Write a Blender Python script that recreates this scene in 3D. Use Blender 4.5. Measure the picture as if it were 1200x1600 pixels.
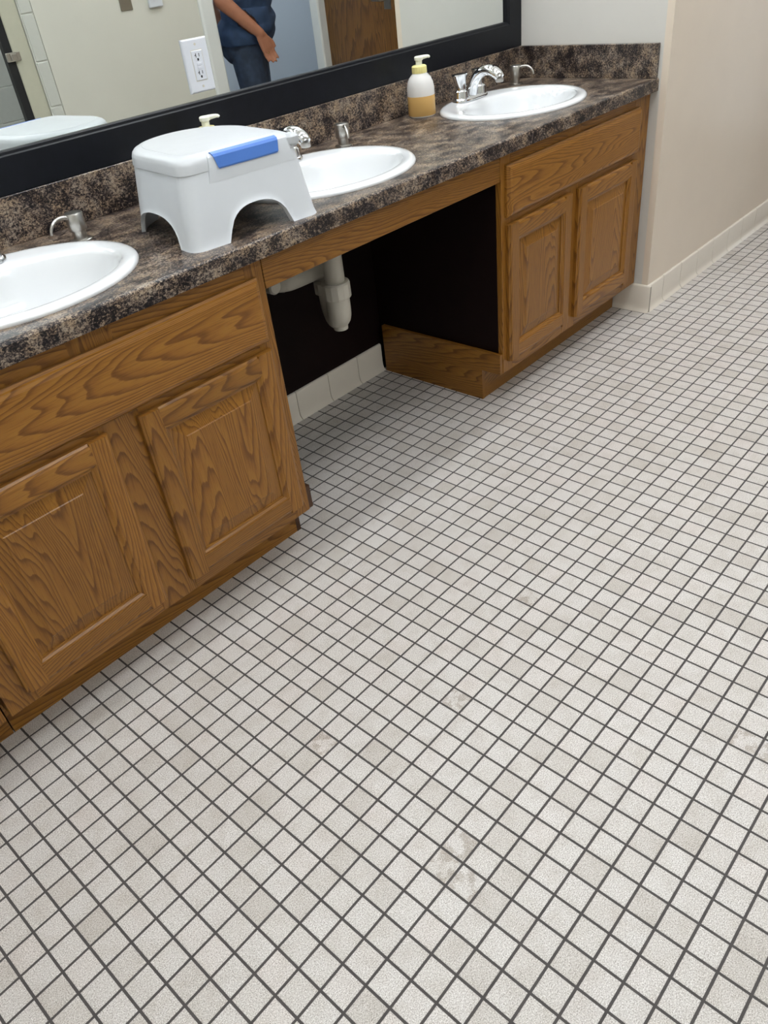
import bpy, bmesh, math, random
from mathutils import Matrix, Vector
random.seed(7)
for o in list(bpy.data.objects): bpy.data.objects.remove(o)
SC = bpy.context.scene
COL = SC.collection
T = 0.0512            # one floor tile pitch in metres; plan dimensions below are in tile pitches
PI = math.pi

# ------------------------------------------------------------------ camera
CAM_R = ((0.660524, -0.743344, -0.105586), (-0.501309, -0.331955, -0.799059), (0.558925, 0.580729, -0.591909))   # right, down, forward
CAM_C = (-6.64303, -11.439249, 25.787424)     # in tile pitches
CAM_F = 1207.26                               # focal length for a 1200 x 1600 picture
STAIN_PX = [(503, 1162), (717, 1322), (698, 1354), (733, 1382), (1168, 1155), (1196, 1180), (707, 1095), (820, 935)]
cam = bpy.data.cameras.new('camera'); camo = bpy.data.objects.new('camera', cam); COL.objects.link(camo)
cam.sensor_fit = 'VERTICAL'; cam.sensor_height = 36.0; cam.lens = CAM_F*36.0/1600.0
cam.clip_start = 0.02; cam.clip_end = 60
_r = CAM_R
camo.matrix_world = Matrix(((_r[0][0], -_r[1][0], -_r[2][0], CAM_C[0]*T),
                            (_r[0][1], -_r[1][1], -_r[2][1], CAM_C[1]*T),
                            (_r[0][2], -_r[1][2], -_r[2][2], CAM_C[2]*T), (0, 0, 0, 1)))
SC.camera = camo
# ------------------------------------------------------------------ world, exposure, lamp strengths
w = bpy.data.worlds.new('world'); SC.world = w; w.use_nodes = True
w.node_tree.nodes['Background'].inputs[0].default_value = (0.8, 0.85, 0.9, 1)
w.node_tree.nodes['Background'].inputs[1].default_value = 0.05
SC.view_settings.view_transform = 'Standard'; SC.view_settings.look = 'None'
SC.view_settings.exposure = -0.2; SC.view_settings.gamma = 1.0; SC.view_settings.use_curve_mapping = False
E_STRIP, E_PANEL, E_HALL = 37.0, 9.5, 22.0

# ------------------------------------------------------------------ node helpers
def new_mat(name):
    m = bpy.data.materials.new(name); m.use_nodes = True
    nt = m.node_tree; b = nt.nodes['Principled BSDF']
    return m, nt, b
def N(nt, kind, **kw):
    n = nt.nodes.new(kind)
    for k, v in kw.items():
        if k.startswith('i_'): n.inputs[k[2:].replace('_', ' ')].default_value = v
        elif k.startswith('n_'): n.inputs[int(k[2:])].default_value = v
        else: setattr(n, k, v)
    return n
def L(nt, a, ao, b, bi): nt.links.new(a.outputs[ao], b.inputs[bi])
def ramp(nt, stops, interp='LINEAR'):
    n = nt.nodes.new('ShaderNodeValToRGB'); cr = n.color_ramp; cr.interpolation = interp
    while len(cr.elements) > 1: cr.elements.remove(cr.elements[-1])
    cr.elements[0].position = stops[0][0]; cr.elements[0].color = (*stops[0][1], 1)
    for p, c in stops[1:]:
        e = cr.elements.new(p); e.color = (*c, 1)
    return n
def bump(nt, b, src, out, strength, dist=0.001):
    n = N(nt, 'ShaderNodeBump', i_Strength=strength, i_Distance=dist)
    L(nt, src, out, n, 'Height'); L(nt, n, 'Normal', b, 'Normal')
def srgb(r, g, b):
    f = lambda c: (c/255/12.92) if c/255 <= 0.04045 else ((c/255+0.055)/1.055)**2.4
    return (f(r), f(g), f(b))
M = {}
def plain(key, col, rough=0.5, metal=0.0, noise=0.0, nscale=30, bumps=0.0, **kw):
    m, nt, b = new_mat(key)
    b.inputs['Roughness'].default_value = rough; b.inputs['Metallic'].default_value = metal
    tc = N(nt, 'ShaderNodeTexCoord'); nz = N(nt, 'ShaderNodeTexNoise', i_Scale=nscale, i_Detail=4.0)
    L(nt, tc, 'Object', nz, 'Vector')
    k = noise
    rp = ramp(nt, [(0.3, tuple(c*(1-k) for c in col)), (0.7, tuple(min(1, c*(1+k)) for c in col))])
    L(nt, nz, 'Fac', rp, 'Fac'); L(nt, rp, 'Color', b, 'Base Color')
    if bumps: bump(nt, b, nz, 'Fac', bumps)
    for kk, v in kw.items(): b.inputs[kk].default_value = v
    M[key] = m
    return m
def emit(key, col, strength):
    m, nt, b = new_mat(key)
    b.inputs['Base Color'].default_value = (0.9, 0.9, 0.9, 1)
    b.inputs['Emission Color'].default_value = (*col, 1); b.inputs['Emission Strength'].default_value = strength
    M[key] = m
# oak: growth rings cut at a slant (cathedral grain), fine pores along the grain
def oak(key, axis, ring=130.0, tone=0.86, rough=0.33):
    m, nt, b = new_mat(key)
    tc = N(nt, 'ShaderNodeTexCoord'); oi = N(nt, 'ShaderNodeObjectInfo')
    mul = N(nt, 'ShaderNodeVectorMath', operation='SCALE'); mul.inputs[0].default_value = (7.3, 3.1, 5.7)
    L(nt, oi, 'Random', mul, 'Scale')
    add = N(nt, 'ShaderNodeVectorMath', operation='ADD'); L(nt, tc, 'Object', add, 0); L(nt, mul, 'Vector', add, 1)
    rot = {'X': (0, PI/2, 0), 'Y': (PI/2, 0, 0), 'Z': (0, 0, 0)}[axis]
    mp0 = N(nt, 'ShaderNodeMapping'); mp0.inputs['Rotation'].default_value = rot; L(nt, add, 'Vector', mp0, 'Vector')
    sx = N(nt, 'ShaderNodeSeparateXYZ')
    wv = N(nt, 'ShaderNodeMapping'); wv.inputs['Scale'].default_value = (9.0, 9.0, 1.3); L(nt, mp0, 'Vector', wv, 'Vector')
    wn = N(nt, 'ShaderNodeTexNoise', i_Scale=1.0, i_Detail=2.0, i_Roughness=0.5); L(nt, wv, 'Vector', wn, 'Vector')
    L(nt, mp0, 'Vector', sx, 'Vector')
    def mth(op, a, b_=None, c_=None):
        n = N(nt, 'ShaderNodeMath', operation=op)
        for k, v in enumerate((a, b_, c_)):
            if v is None: continue
            if isinstance(v, (int, float)): n.inputs[k].default_value = v
            else: L(nt, v[0], v[1], n, k)
        return (n, 'Value')
    # slanted cut through the growth rings: hyperbolic arches, centre line wanders
    xx = mth('ADD', (sx, 'X'), mth('MULTIPLY', (sx, 'Y'), 0.6))
    xw = mth('ADD', xx, mth('MULTIPLY', (wn, 'Fac'), 0.16))
    ac = mth('MULTIPLY', mth('COSINE', mth('MULTIPLY', xw, 2*PI/0.30)), -0.060)
    rad = mth('ADD', ac, mth('ADD', mth('MULTIPLY', (sx, 'Z'), 0.085), mth('MULTIPLY', (wn, 'Fac'), 0.05)))
    fine = N(nt, 'ShaderNodeMapping'); fine.inputs['Scale'].default_value = (45, 45, 2.2); L(nt, mp0, 'Vector', fine, 'Vector')
    fn = N(nt, 'ShaderNodeTexNoise', i_Scale=1.0, i_Detail=3.0); L(nt, fine, 'Vector', fn, 'Vector')
    fr = mth('FRACT', mth('MULTIPLY_ADD', (fn, 'Fac'), 0.9, mth('MULTIPLY', rad, ring)))[0]
    t = tone
    cc = lambda *q: tuple(c*t for c in srgb(*q))
    rr = ramp(nt, [(0.0, cc(166, 115, 46)), (0.35, cc(162, 110, 43)), (0.66, cc(150, 100, 38)), (0.86, cc(122, 77, 27)), (0.95, cc(126, 80, 28)), (1.0, cc(163, 112, 45))])
    L(nt, fr, 'Value', rr, 'Fac')
    mpp = N(nt, 'ShaderNodeMapping'); mpp.inputs['Scale'].default_value = (520, 520, 22); L(nt, mp0, 'Vector', mpp, 'Vector')
    pn = N(nt, 'ShaderNodeTexNoise', i_Scale=1.0, i_Detail=2.0); L(nt, mpp, 'Vector', pn, 'Vector')
    pr = ramp(nt, [(0.34, (0.62, 0.54, 0.46)), (0.5, (1, 1, 1))]); L(nt, pn, 'Fac', pr, 'Fac')
    mx = N(nt, 'ShaderNodeMix', data_type='RGBA', blend_type='MULTIPLY'); mx.inputs[0].default_value = 0.6
    L(nt, rr, 'Color', mx, 6); L(nt, pr, 'Color', mx, 7)
    # piece to piece tone
    tv = N(nt, 'ShaderNodeMapRange'); tv.inputs[3].default_value = 0.86; tv.inputs[4].default_value = 1.06; L(nt, oi, 'Random', tv, 0)
    sc = N(nt, 'ShaderNodeVectorMath', operation='SCALE'); L(nt, mx, 2, sc, 0); L(nt, tv, 0, sc, 'Scale')
    L(nt, sc, 'Vector', b, 'Base Color')
    b.inputs['Roughness'].default_value = rough
    b.inputs['Coat Weight'].default_value = 0.12; b.inputs['Coat Roughness'].default_value = 0.2; b.inputs['Specular IOR Level'].default_value = 0.35
    bump(nt, b, pn, 'Fac', 0.12, 0.0006)
    M[key] = m
oak('oak_v', 'Z'); oak('oak_h', 'X'); oak('oak_d', 'Y', tone=0.8)
oak('oak_door', 'Z', ring=60.0, tone=0.52, rough=0.55)
# speckled laminate
def laminate():
    m, nt, b = new_mat('laminate')
    tc = N(nt, 'ShaderNodeTexCoord')
    mp = N(nt, 'ShaderNodeMapping'); mp.inputs['Scale'].default_value = (0.8, 1.2, 1.0); L(nt, tc, 'Object', mp, 'Vector')
    big = N(nt, 'ShaderNodeTexNoise', i_Scale=22.0, i_Detail=3.0); L(nt, mp, 'Vector', big, 'Vector')
    mid = N(nt, 'ShaderNodeTexNoise', i_Scale=200.0, i_Detail=3.0, i_Roughness=0.6, i_Distortion=0.8); L(nt, mp, 'Vector', mid, 'Vector')
    fin = N(nt, 'ShaderNodeTexNoise', i_Scale=420.0, i_Detail=2.0, i_Roughness=0.6); L(nt, mp, 'Vector', fin, 'Vector')
    a1 = N(nt, 'ShaderNodeMath', operation='MULTIPLY'); a1.inputs[1].default_value = 0.30; L(nt, big, 'Fac', a1, 0)
    a2 = N(nt, 'ShaderNodeMath', operation='MULTIPLY_ADD'); a2.inputs[1].default_value = 0.45; L(nt, mid, 'Fac', a2, 0); L(nt, a1, 'Value', a2, 2)
    a3 = N(nt, 'ShaderNodeMath', operation='MULTIPLY_ADD'); a3.inputs[1].default_value = 0.25; L(nt, fin, 'Fac', a3, 0); L(nt, a2, 'Value', a3, 2)
    rr = ramp(nt, [(0.435, srgb(16, 13, 16)), (0.475, srgb(40, 33, 34)), (0.505, srgb(88, 76, 69)), (0.54, srgb(126, 110, 95)), (0.58, srgb(160, 144, 124))])
    L(nt, a3, 'Value', rr, 'Fac')
    cn = N(nt, 'ShaderNodeTexNoise', i_Scale=40.0, i_Detail=2.0); L(nt, tc, 'Object', cn, 'Vector')
    cr = ramp(nt, [(0.35, (0.94, 0.98, 1.06)), (0.65, (1.06, 1.0, 0.92))]); L(nt, cn, 'Fac', cr, 'Fac')
    mx = N(nt, 'ShaderNodeMix', data_type='RGBA', blend_type='MULTIPLY'); mx.inputs[0].default_value = 1.0
    L(nt, rr, 'Color', mx, 6); L(nt, cr, 'Color', mx, 7); L(nt, mx, 2, b, 'Base Color')
    b.inputs['Roughness'].default_value = 0.30; b.inputs['Specular IOR Level'].default_value = 0.35
    bump(nt, b, mid, 'Fac', 0.10, 0.0006)
    M['laminate'] = m
laminate()
# unglazed speckled porcelain floor tile
def tile_mat(key, stained=False):
    m, nt, b = new_mat(key)
    tc = N(nt, 'ShaderNodeTexCoord'); oi = N(nt, 'ShaderNodeObjectInfo'); ge = N(nt, 'ShaderNodeNewGeometry')
    pos = ge
    sp = N(nt, 'ShaderNodeTexNoise', i_Scale=520.0, i_Detail=2.0, i_Roughness=0.7); L(nt, pos, 'Position', sp, 'Vector')
    r1 = ramp(nt, [(0.36, srgb(146, 140, 134)), (0.45, srgb(190, 185, 180)), (0.54, srgb(203, 198, 194)), (0.64, srgb(230, 227, 224))]); L(nt, sp, 'Fac', r1, 'Fac')
    cl = N(nt, 'ShaderNodeTexNoise', i_Scale=26.0, i_Detail=3.0); L(nt, pos, 'Position', cl, 'Vector')
    r2 = ramp(nt, [(0.3, (0.90, 0.885, 0.865)), (0.55, (1.0, 1.0, 1.0))]); L(nt, cl, 'Fac', r2, 'Fac')
    mx = N(nt, 'ShaderNodeMix', data_type='RGBA', blend_type='MULTIPLY'); mx.inputs[0].default_value = 1.0
    L(nt, r1, 'Color', mx, 6); L(nt, r2, 'Color', mx, 7)
    ad = N(nt, 'ShaderNodeMath', operation='ADD'); L(nt, oi, 'Random', ad, 0); L(nt, ge, 'Random Per Island', ad, 1)
    fr = N(nt, 'ShaderNodeMath', operation='FRACT'); L(nt, ad, 'Value', fr, 0)
    r3 = ramp(nt, [(0.0, (0.85, 0.83, 0.80)), (0.25, (0.955, 0.945, 0.93)), (0.7, (1.0, 1.0, 1.0)), (1.0, (1.0, 0.975, 0.965))]); L(nt, fr, 'Value', r3, 'Fac')
    mx2 = N(nt, 'ShaderNodeMix', data_type='RGBA', blend_type='MULTIPLY'); mx2.inputs[0].default_value = 1.0
    L(nt, mx, 2, mx2, 6); L(nt, r3, 'Color', mx2, 7)
    last = mx2
    if stained:
        sn = N(nt, 'ShaderNodeTexNoise', i_Scale=38.0, i_Detail=4.0, i_Roughness=0.6); L(nt, pos, 'Position', sn, 'Vector')
        r4 = ramp(nt, [(0.47, (1, 1, 1)), (0.55, (0.74, 0.70, 0.66))]); L(nt, sn, 'Fac', r4, 'Fac')
        mx3 = N(nt, 'ShaderNodeMix', data_type='RGBA', blend_type='MULTIPLY'); mx3.inputs[0].default_value = 1.0
        L(nt, mx2, 2, mx3, 6); L(nt, r4, 'Color', mx3, 7); last = mx3
    L(nt, last, 2, b, 'Base Color')
    b.inputs['Roughness'].default_value = 0.42
    bump(nt, b, sp, 'Fac', 0.15, 0.0005)
    M[key] = m
tile_mat('tile'); tile_mat('tile_stained', True)
plain('grout', srgb(74, 70, 69), 0.85, noise=0.12, nscale=60, bumps=0.2)
plain('wall_paint', srgb(226, 212, 195), 0.30, noise=0.015, nscale=8)
plain('wall_grey', srgb(212, 209, 203), 0.45, noise=0.015, nscale=8)
plain('wall_opp', srgb(207, 205, 195), 0.45, noise=0.015, nscale=6)
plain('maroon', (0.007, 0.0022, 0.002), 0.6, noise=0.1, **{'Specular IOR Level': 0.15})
plain('ceiling_white', srgb(225, 223, 218), 0.8, noise=0.03, nscale=80)
plain('block', srgb(196, 197, 190), 0.45, noise=0.02, nscale=40, bumps=0.2)
plain('mortar', srgb(232, 232, 226), 0.6)
plain('base_tile', srgb(226, 217, 204), 0.22, noise=0.01)
plain('base_grout', srgb(150, 142, 132), 0.8)
plain('ceramic', srgb(228, 230, 232), 0.07, **{'Coat Weight': 0.5, 'Coat Roughness': 0.04})
plain('plastic_white', srgb(208, 212, 217), 0.32, noise=0.01)
plain('plastic_grey', srgb(196, 190, 176), 0.4)
plain('plastic_lid', srgb(192, 195, 199), 0.36, noise=0.02, nscale=25)
plain('blue', srgb(78, 124, 205), 0.35)
plain('chrome', (0.82, 0.83, 0.85), 0.07, 1.0)
plain('nickel', (0.52, 0.50, 0.47), 0.28, 1.0)
plain('black_frame', (0.006, 0.007, 0.010), 0.34, noise=0.15, nscale=40, **{'Specular IOR Level': 0.22})
plain('black_rubber', (0.006, 0.007, 0.009), 0.5)
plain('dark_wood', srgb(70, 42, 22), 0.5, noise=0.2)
plain('pvc', srgb(192, 186, 174), 0.4, noise=0.02)
plain('pump_yellow', srgb(236, 224, 150), 0.35)
plain('pump_ivory', srgb(236, 236, 220), 0.3)
plain('outlet_white', srgb(208, 211, 218), 0.3)
plain('slot_dark', (0.01, 0.01, 0.01), 0.6)
plain('steel_plate', (0.34, 0.32, 0.28), 0.38, 1.0)
plain('partition', srgb(186, 184, 166), 0.4, noise=0.02)
plain('trim_white', srgb(222, 224, 222), 0.35)
plain('hall_blue', srgb(200, 206, 216), 0.6)
plain('skin', srgb(158, 104, 78), 0.5, noise=0.06, nscale=30)
plain('navy', srgb(38, 58, 88), 0.85, noise=0.15, nscale=25, bumps=0.1)
plain('denim', srgb(42, 54, 74), 0.85, noise=0.35, nscale=22, bumps=0.15)
plain('hair', srgb(60, 48, 40), 0.7, noise=0.2)
plain('shoe', srgb(40, 36, 34), 0.6)
plain('eye', srgb(225, 222, 215), 0.2)
plain('gold', (0.8, 0.6, 0.3), 0.2, 1.0)
emit('lamp', (0.93, 0.97, 1.0), E_STRIP); emit('lamp_panel', (0.94, 0.97, 1.0), E_PANEL); emit('lamp_hall', (0.84, 0.92, 1.0), E_HALL); emit('daylight', (0.80, 0.90, 1.0), 2.2)
m, nt, b = new_mat('mirror'); b.inputs['Base Color'].default_value = (0.86, 0.90, 0.885, 1); b.inputs['Metallic'].default_value = 1.0; b.inputs['Roughness'].default_value = 0.0; M['mirror'] = m
m, nt, b = new_mat('bottle_plastic'); b.inputs['Base Color'].default_value = (0.95, 0.95, 0.94, 1); b.inputs['Roughness'].default_value = 0.25
b.inputs['Transmission Weight'].default_value = 0.35; b.inputs['IOR'].default_value = 1.2; M['bottle_plastic'] = m
m, nt, b = new_mat('soap'); b.inputs['Base Color'].default_value = (*srgb(234, 190, 120), 1); b.inputs['Roughness'].default_value = 0.25
b.inputs['Transmission Weight'].default_value = 0.25; b.inputs['IOR'].default_value = 1.2; M['soap'] = m

# ------------------------------------------------------------------ mesh helpers (coordinates in tile pitches)
ORG = {}
class MB:
    def __init__(s): s.v = []; s.f = []; s.mi = []
    def loft(s, loops, cap=True, closed=True, mi=0):
        base = len(s.v); n = len(loops[0])
        for lp in loops: s.v += [tuple(p) for p in lp]
        for k in range(len(loops)-1):
            a = base+k*n; c = a+n
            for i in range(n if closed else n-1):
                j = (i+1) % n; s.f.append((a+i, a+j, c+j, c+i)); s.mi.append(mi)
        if cap:
            s.f.append(tuple(range(base+n-1, base-1, -1))); s.mi.append(mi)
            e = base+(len(loops)-1)*n; s.f.append(tuple(range(e, e+n))); s.mi.append(mi)
        return s
    def box(s, x0, x1, y0, y1, z0, z1, bev=0.0, mi=0):
        if bev <= 0:
            lo = [(x0, y0), (x1, y0), (x1, y1), (x0, y1)]
            return s.loft([[(x, y, z0) for x, y in lo], [(x, y, z1) for x, y in lo]], mi=mi)
        def ring(d, z):
            c = bev
            X0, X1, Y0, Y1 = x0+d, x1-d, y0+d, y1-d; c = max(bev-d, bev*0.5)
            return [(X0+c, Y0, z), (X1-c, Y0, z), (X1, Y0+c, z), (X1, Y1-c, z), (X1-c, Y1, z), (X0+c, Y1, z), (X0, Y1-c, z), (X0, Y0+c, z)]
        return s.loft([ring(bev, z0), ring(0, z0+bev), ring(0, z1-bev), ring(bev, z1)], mi=mi)
    def lathe(s, prof, c=(0, 0, 0), n=24, cap=True, mi=0):
        return s.loft([[(c[0]+r*math.cos(2*PI*i/n), c[1]+r*math.sin(2*PI*i/n), c[2]+z) for i in range(n)] for r, z in prof], cap=cap, mi=mi)
    def tube(s, path, rad, n=12, cap=True, mi=0, flat=1.0, upv=(0, 0, 1)):
        P = [Vector(p) for p in path]; loops = []
        if not hasattr(rad, '__len__'): rad = [rad]*len(P)
        if len(P) > 3:                      # rounded through the given points
            Q, R = [], []
            for i in range(len(P)-1):
                p0, p1, p2, p3 = P[max(i-1, 0)], P[i], P[i+1], P[min(i+2, len(P)-1)]
                for k in range(4):
                    t = k/4; Q.append(0.5*(2*p1+(p2-p0)*t+(2*p0-5*p1+4*p2-p3)*t*t+(3*p1-p0-3*p2+p3)*t**3)); R.append(rad[i]+(rad[i+1]-rad[i])*t)
            P, rad = Q+[P[-1]], R+[rad[-1]]
        prev = None
        for i, p in enumerate(P):
            d = (P[min(i+1, len(P)-1)]-P[max(i-1, 0)]).normalized()
            if prev is None:
                u = Vector(upv); u = (u-d*u.dot(d))
                if u.length < 1e-4: u = Vector((1, 0, 0)); u = u-d*u.dot(d)
            else: u = prev-d*prev.dot(d)
            u.normalize(); prev = u; v = d.cross(u)
            loops.append([tuple(p+(u*math.cos(2*PI*k/n)*flat+v*math.sin(2*PI*k/n))*rad[i]) for k in range(n)])
        return s.loft(loops, cap=cap, mi=mi)
    def build(s, name, mat, parent=None, org=None, smooth=0.6):
        if org is None: org = ORG.get(parent, (0, 0, 0)) if parent else (0, 0, 0)
        me = bpy.data.meshes.new(name)
        me.from_pydata([((x-org[0])*T, (y-org[1])*T, (z-org[2])*T) for x, y, z in s.v], [], s.f)
        for mm in (mat if isinstance(mat, (list, tuple)) else [mat]): me.materials.append(M[mm])
        if any(s.mi): me.polygons.foreach_set('material_index', s.mi)
        b2 = bmesh.new(); b2.from_mesh(me); bmesh.ops.recalc_face_normals(b2, faces=b2.faces); b2.to_mesh(me); b2.free()
        if smooth:
            me.shade_smooth(); me.set_sharp_from_angle(angle=smooth)
        o = bpy.data.objects.new(name, me); COL.objects.link(o)
        if parent is not None:
            o.parent = parent; ORG[o] = org
        else:
            o.location = (org[0]*T, org[1]*T, org[2]*T); ORG[o] = org
        return o
def tag(o, label=None, cat=None, group=None, kind=None):
    if label: o['label'] = label
    if cat: o['category'] = cat
    if group: o['group'] = group
    if kind: o['kind'] = kind
    return o
def thing(name, label, cat, loc=(0, 0, 0), group=None):
    o = bpy.data.objects.new(name, None); COL.objects.link(o); o.empty_display_size = 0.05
    o.location = (loc[0]*T, loc[1]*T, loc[2]*T); ORG[o] = loc
    return tag(o, label, cat, group)
def struct(name, mb, mat, parent=None, smooth=0):
    o = mb.build(name, mat, parent, smooth=smooth)
    return tag(o, kind='structure') if parent is None else o
def copy_tree(o, parent=None):
    c = o.copy(); COL.objects.link(c); c.parent = parent; ORG[c] = ORG.get(o, (0, 0, 0))
    for ch in [x for x in KIDS.get(o, o.children)]: copy_tree(ch, c)
    return c
KIDS = {}

# ------------------------------------------------------------------ plan (tile pitches)
YB = 26.05            # mirror wall
XW = 49.42            # return wall at the right end of the vanity
YW = 14.12            # long wall right of the vanity
YO = -20.0            # wall opposite the mirror
XL = -20.6            # left wall
XE = 106.0            # far right end
ZC = 58.0             # ceiling
YF = 15.21; YD = 14.84; YC = 14.73; YK = 16.76
ZT = 16.40; ZU = 15.62; ZB = 2.18
HX0, HX1 = 57.4, 73.4 # doorway in the opposite wall

# ------------------------------------------------------------------ floor
f = MB().box(XL-0.5, XE+0.5, -62, YB+0.5, -0.6, -0.012)
floor = struct('floor', f, 'grout')
def tile_mesh(mb, x, y, g=0.045, b=0.03):
    def r(d, z): return [(x+g+d, y+g+d, z), (x+1-g-d, y+g+d, z), (x+1-g-d, y+1-g-d, z), (x+g+d, y+1-g-d, z)]
    mb.loft([r(0, -0.03), r(0, -0.008), r(b*0.5, 0.0)], cap=False)
    n = len(mb.v); mb.f.append((n-4, n-3, n-2, n-1)); mb.mi.append(0)
def project(p):
    d = [p[i]-CAM_C[i] for i in range(3)]
    q = [sum(CAM_R[r][i]*d[i] for i in range(3)) for r in range(3)]
    return (600+CAM_F*q[0]/q[2], 800+CAM_F*q[1]/q[2], q[2]) if q[2] > 0.5 else None
cells = []
for i in range(-21, 106):
    for j in range(-20, 26):
        x, y = i+0.5, j+0.5
        if x < XL or y < YO: continue
        if x > XW-0.2 and y > YW-0.3: continue
        if y > 17.3 and not (13.5 < x < 32): continue
        pr = project((x, y, 0)); size = 0
        if pr and -10 < pr[0] < 1210 and -10 < pr[1] < 1610 and y < 16.0: size = 1.0/pr[2]**3
        cells.append((size, i, j))
cells.sort(reverse=True)
STAIN = set()
for u, v in STAIN_PX:
    px, py = u, v
    # pixel to floor: intersect the camera ray with z = 0
    d = [((px-600)/CAM_F), ((py-800)/CAM_F), 1.0]
    wd = [sum(CAM_R[r][i]*d[r] for r in range(3)) for i in range(3)]
    k = -CAM_C[2]/wd[2]; STAIN.add((math.floor(CAM_C[0]+k*wd[0]), math.floor(CAM_C[1]+k*wd[1])))
proto = MB(); tile_mesh(proto, -0.5, -0.5)
t0 = proto.build('tile', 'tile', floor, org=(0, 0, 0), smooth=0)
me_t = t0.data; me_s = me_t.copy(); me_s.materials.clear(); me_s.materials.append(M['tile_stained'])
first = True
big = cells[:300]; bigset = {(i, j) for _, i, j in big}
extra = [(1, i, j) for (i, j) in STAIN if (i, j) not in bigset]
if extra: big = big[:300-len(extra)]+extra
bigset = {(i, j) for _, i, j in big}
for _, i, j in big:
    o = t0 if first else bpy.data.objects.new('tile', me_t)
    if not first: COL.objects.link(o); o.parent = floor
    first = False
    o.data = me_s if (i, j) in STAIN else me_t
    o.location = ((i+0.5)*T, (j+0.5)*T, random.uniform(-0.004, 0.004)*T)
rest = MB()
for _, i, j in cells:
    if (i, j) not in bigset: tile_mesh(rest, i, j)
o = rest.build('tile_field', 'tile', floor, smooth=0); tag(o, 'many small square speckled off-white floor tiles further back', kind='stuff')

# ------------------------------------------------------------------ walls
wb = MB()
wb.box(XL-0.5, 13.4, YB, YB+0.6, 0, ZC); wb.box(31.8, XW+0.5, YB, YB+0.6, 0, ZC)
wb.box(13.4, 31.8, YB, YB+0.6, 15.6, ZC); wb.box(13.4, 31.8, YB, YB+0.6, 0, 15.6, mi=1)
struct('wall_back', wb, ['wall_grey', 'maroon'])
struct('wall_return', MB().box(XW, XW+0.5, YW+0.5, YB, 0, ZC), 'wall_grey')
struct('wall_right', MB().box(XW, XE, YW, YW+0.5, 0, ZC), 'wall_paint')
struct('wall_end', MB().box(XE, XE+0.5, YO-0.6, YW+0.5, 0, ZC), 'wall_opp')
# tall glazed opening at the far end: its daylight shows as a soft band on the satin wall paint
win = struct('window_1', MB().box(XE-0.10, XE-0.02, -4.0, -0.6, 1.0, 40.0), 'daylight')
for a_ in ((-4.6, -4.0, 0.4, 40.6), (-0.6, 0.0, 0.4, 40.6), (-4.0, -0.6, 40.0, 40.6), (-4.0, -0.6, 0.4, 1.0)):
    MB().box(XE-0.35, XE-0.01, a_[0], a_[1], a_[2], a_[3]).build('window_frame', 'wall_grey', win, smooth=0)
struct('wall_left', MB().box(XL-0.5, XL, -50, YB, 0, ZC), 'wall_opp')
wo = MB()
wo.box(36.3, HX0, YO-0.8, YO, 0, ZC)
struct('wall_far', MB().box(HX1, XE, YO-0.8, YO, 0, ZC), 'wall_opp')
struct('wall_header', MB().box(HX0, HX1, YO-0.8, YO, 41.5, ZC), 'wall_opp')
struct('wall_opposite', wo, 'wall_opp')
struct('ceiling', MB().box(XL-0.5, XE+0.5, -62, YB+0.6, ZC, ZC+0.5), 'ceiling_white')
# hallway beyond the doorway
hw = MB().box(50, XE, -42.6, -42, 0, ZC); struct('wall_hall', hw, 'hall_blue')
struct('wall_hall_side', MB().box(50.01, 50.6, -42, YO-0.8, 0, ZC), 'hall_blue')
struct('wall_hall_end', MB().box(XE, XE+0.5, -42, YO-0.8, 0, ZC), 'hall_blue')

# painted concrete block walls: blocks with raised joints
def block_wall(name, x0, x1, y, depth, z1, first_w, org):
    wall = struct(name, MB().box(x0, x1, y-depth, y-0.12, 0, z1), 'mortar')
    row = 0; z = 0.05
    while z < z1-0.5:
        x = x0 if row % 2 else x0-first_w
        while x < x1:
            a, c = max(x, x0), min(x+7.8, x1)
            if c-a > 0.3:
                MB().box(a+0.04, c-0.04, y-0.2, y, z+0.05, min(z+3.15-0.05+0.8, z1)-0.02, bev=0.05).build('block', 'block', wall, smooth=0)
            x += 7.8
        z += 3.95; row += 1
    return wall
block_wall('wall_block', 35.0, 36.3, YO, 1.0, ZC, 0, None)
block_wall('wall_stall_back', XL, 50, -48, 0.8, ZC, 3.9, None)

# tiled cove base
def cove_prof(h):  # (out from wall, z)
    return [(0.0, 0.0), (0.42, 0.0), (0.40, 0.05), (0.28, 0.14), (0.20, 0.34), (0.18, 0.6), (0.18, h-0.12), (0.14, h-0.03), (0.05, h), (0.0, h)]
def cove_run(name, pts_x, fixed, axis, sign, h=2.1):
    # tiles between successive positions along an axis; wall face at `fixed`, sticking out in `sign`
    s = MB()
    a, b_ = pts_x[0], pts_x[-1]
    if axis == 'x': s.box(a, b_, min(fixed, fixed+sign*0.12), max(fixed, fixed+sign*0.12), 0, h-0.05)
    else: s.box(min(fixed, fixed+sign*0.12), max(fixed, fixed+sign*0.12), a, b_, 0, h-0.05)
    st = struct(name, s, 'base_grout')
    for p, q in zip(pts_x[:-1], pts_x[1:]):
        g = 0.025; mb = MB(); pr = cove_prof(h)
        def lp(t): return [((t, fixed+sign*d, z) if axis == 'x' else (fixed+sign*d, t, z)) for d, z in pr]
        mb.loft([lp(p+g), lp(q-g)]); mb.build('base_tile', 'base_tile', st, smooth=0.9)
    return st
cove_run('baseboard_right', [XW-0.05+0.0]+[51.9+3.16*k for k in range(18)], YW, 'x', -1)
cove_run('baseboard_return', [YW-0.35, 16.85], XW, 'y', -1, 2.1)
cove_run('baseboard_back', [13.9, 16.4, 19.45, 22.55, 25.6, 28.6, 31.2], YB, 'x', -1, 2.05)
cove_run('baseboard_opposite', [36.3+3.1*k for k in range(7)], YO, 'x', 1)
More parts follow.
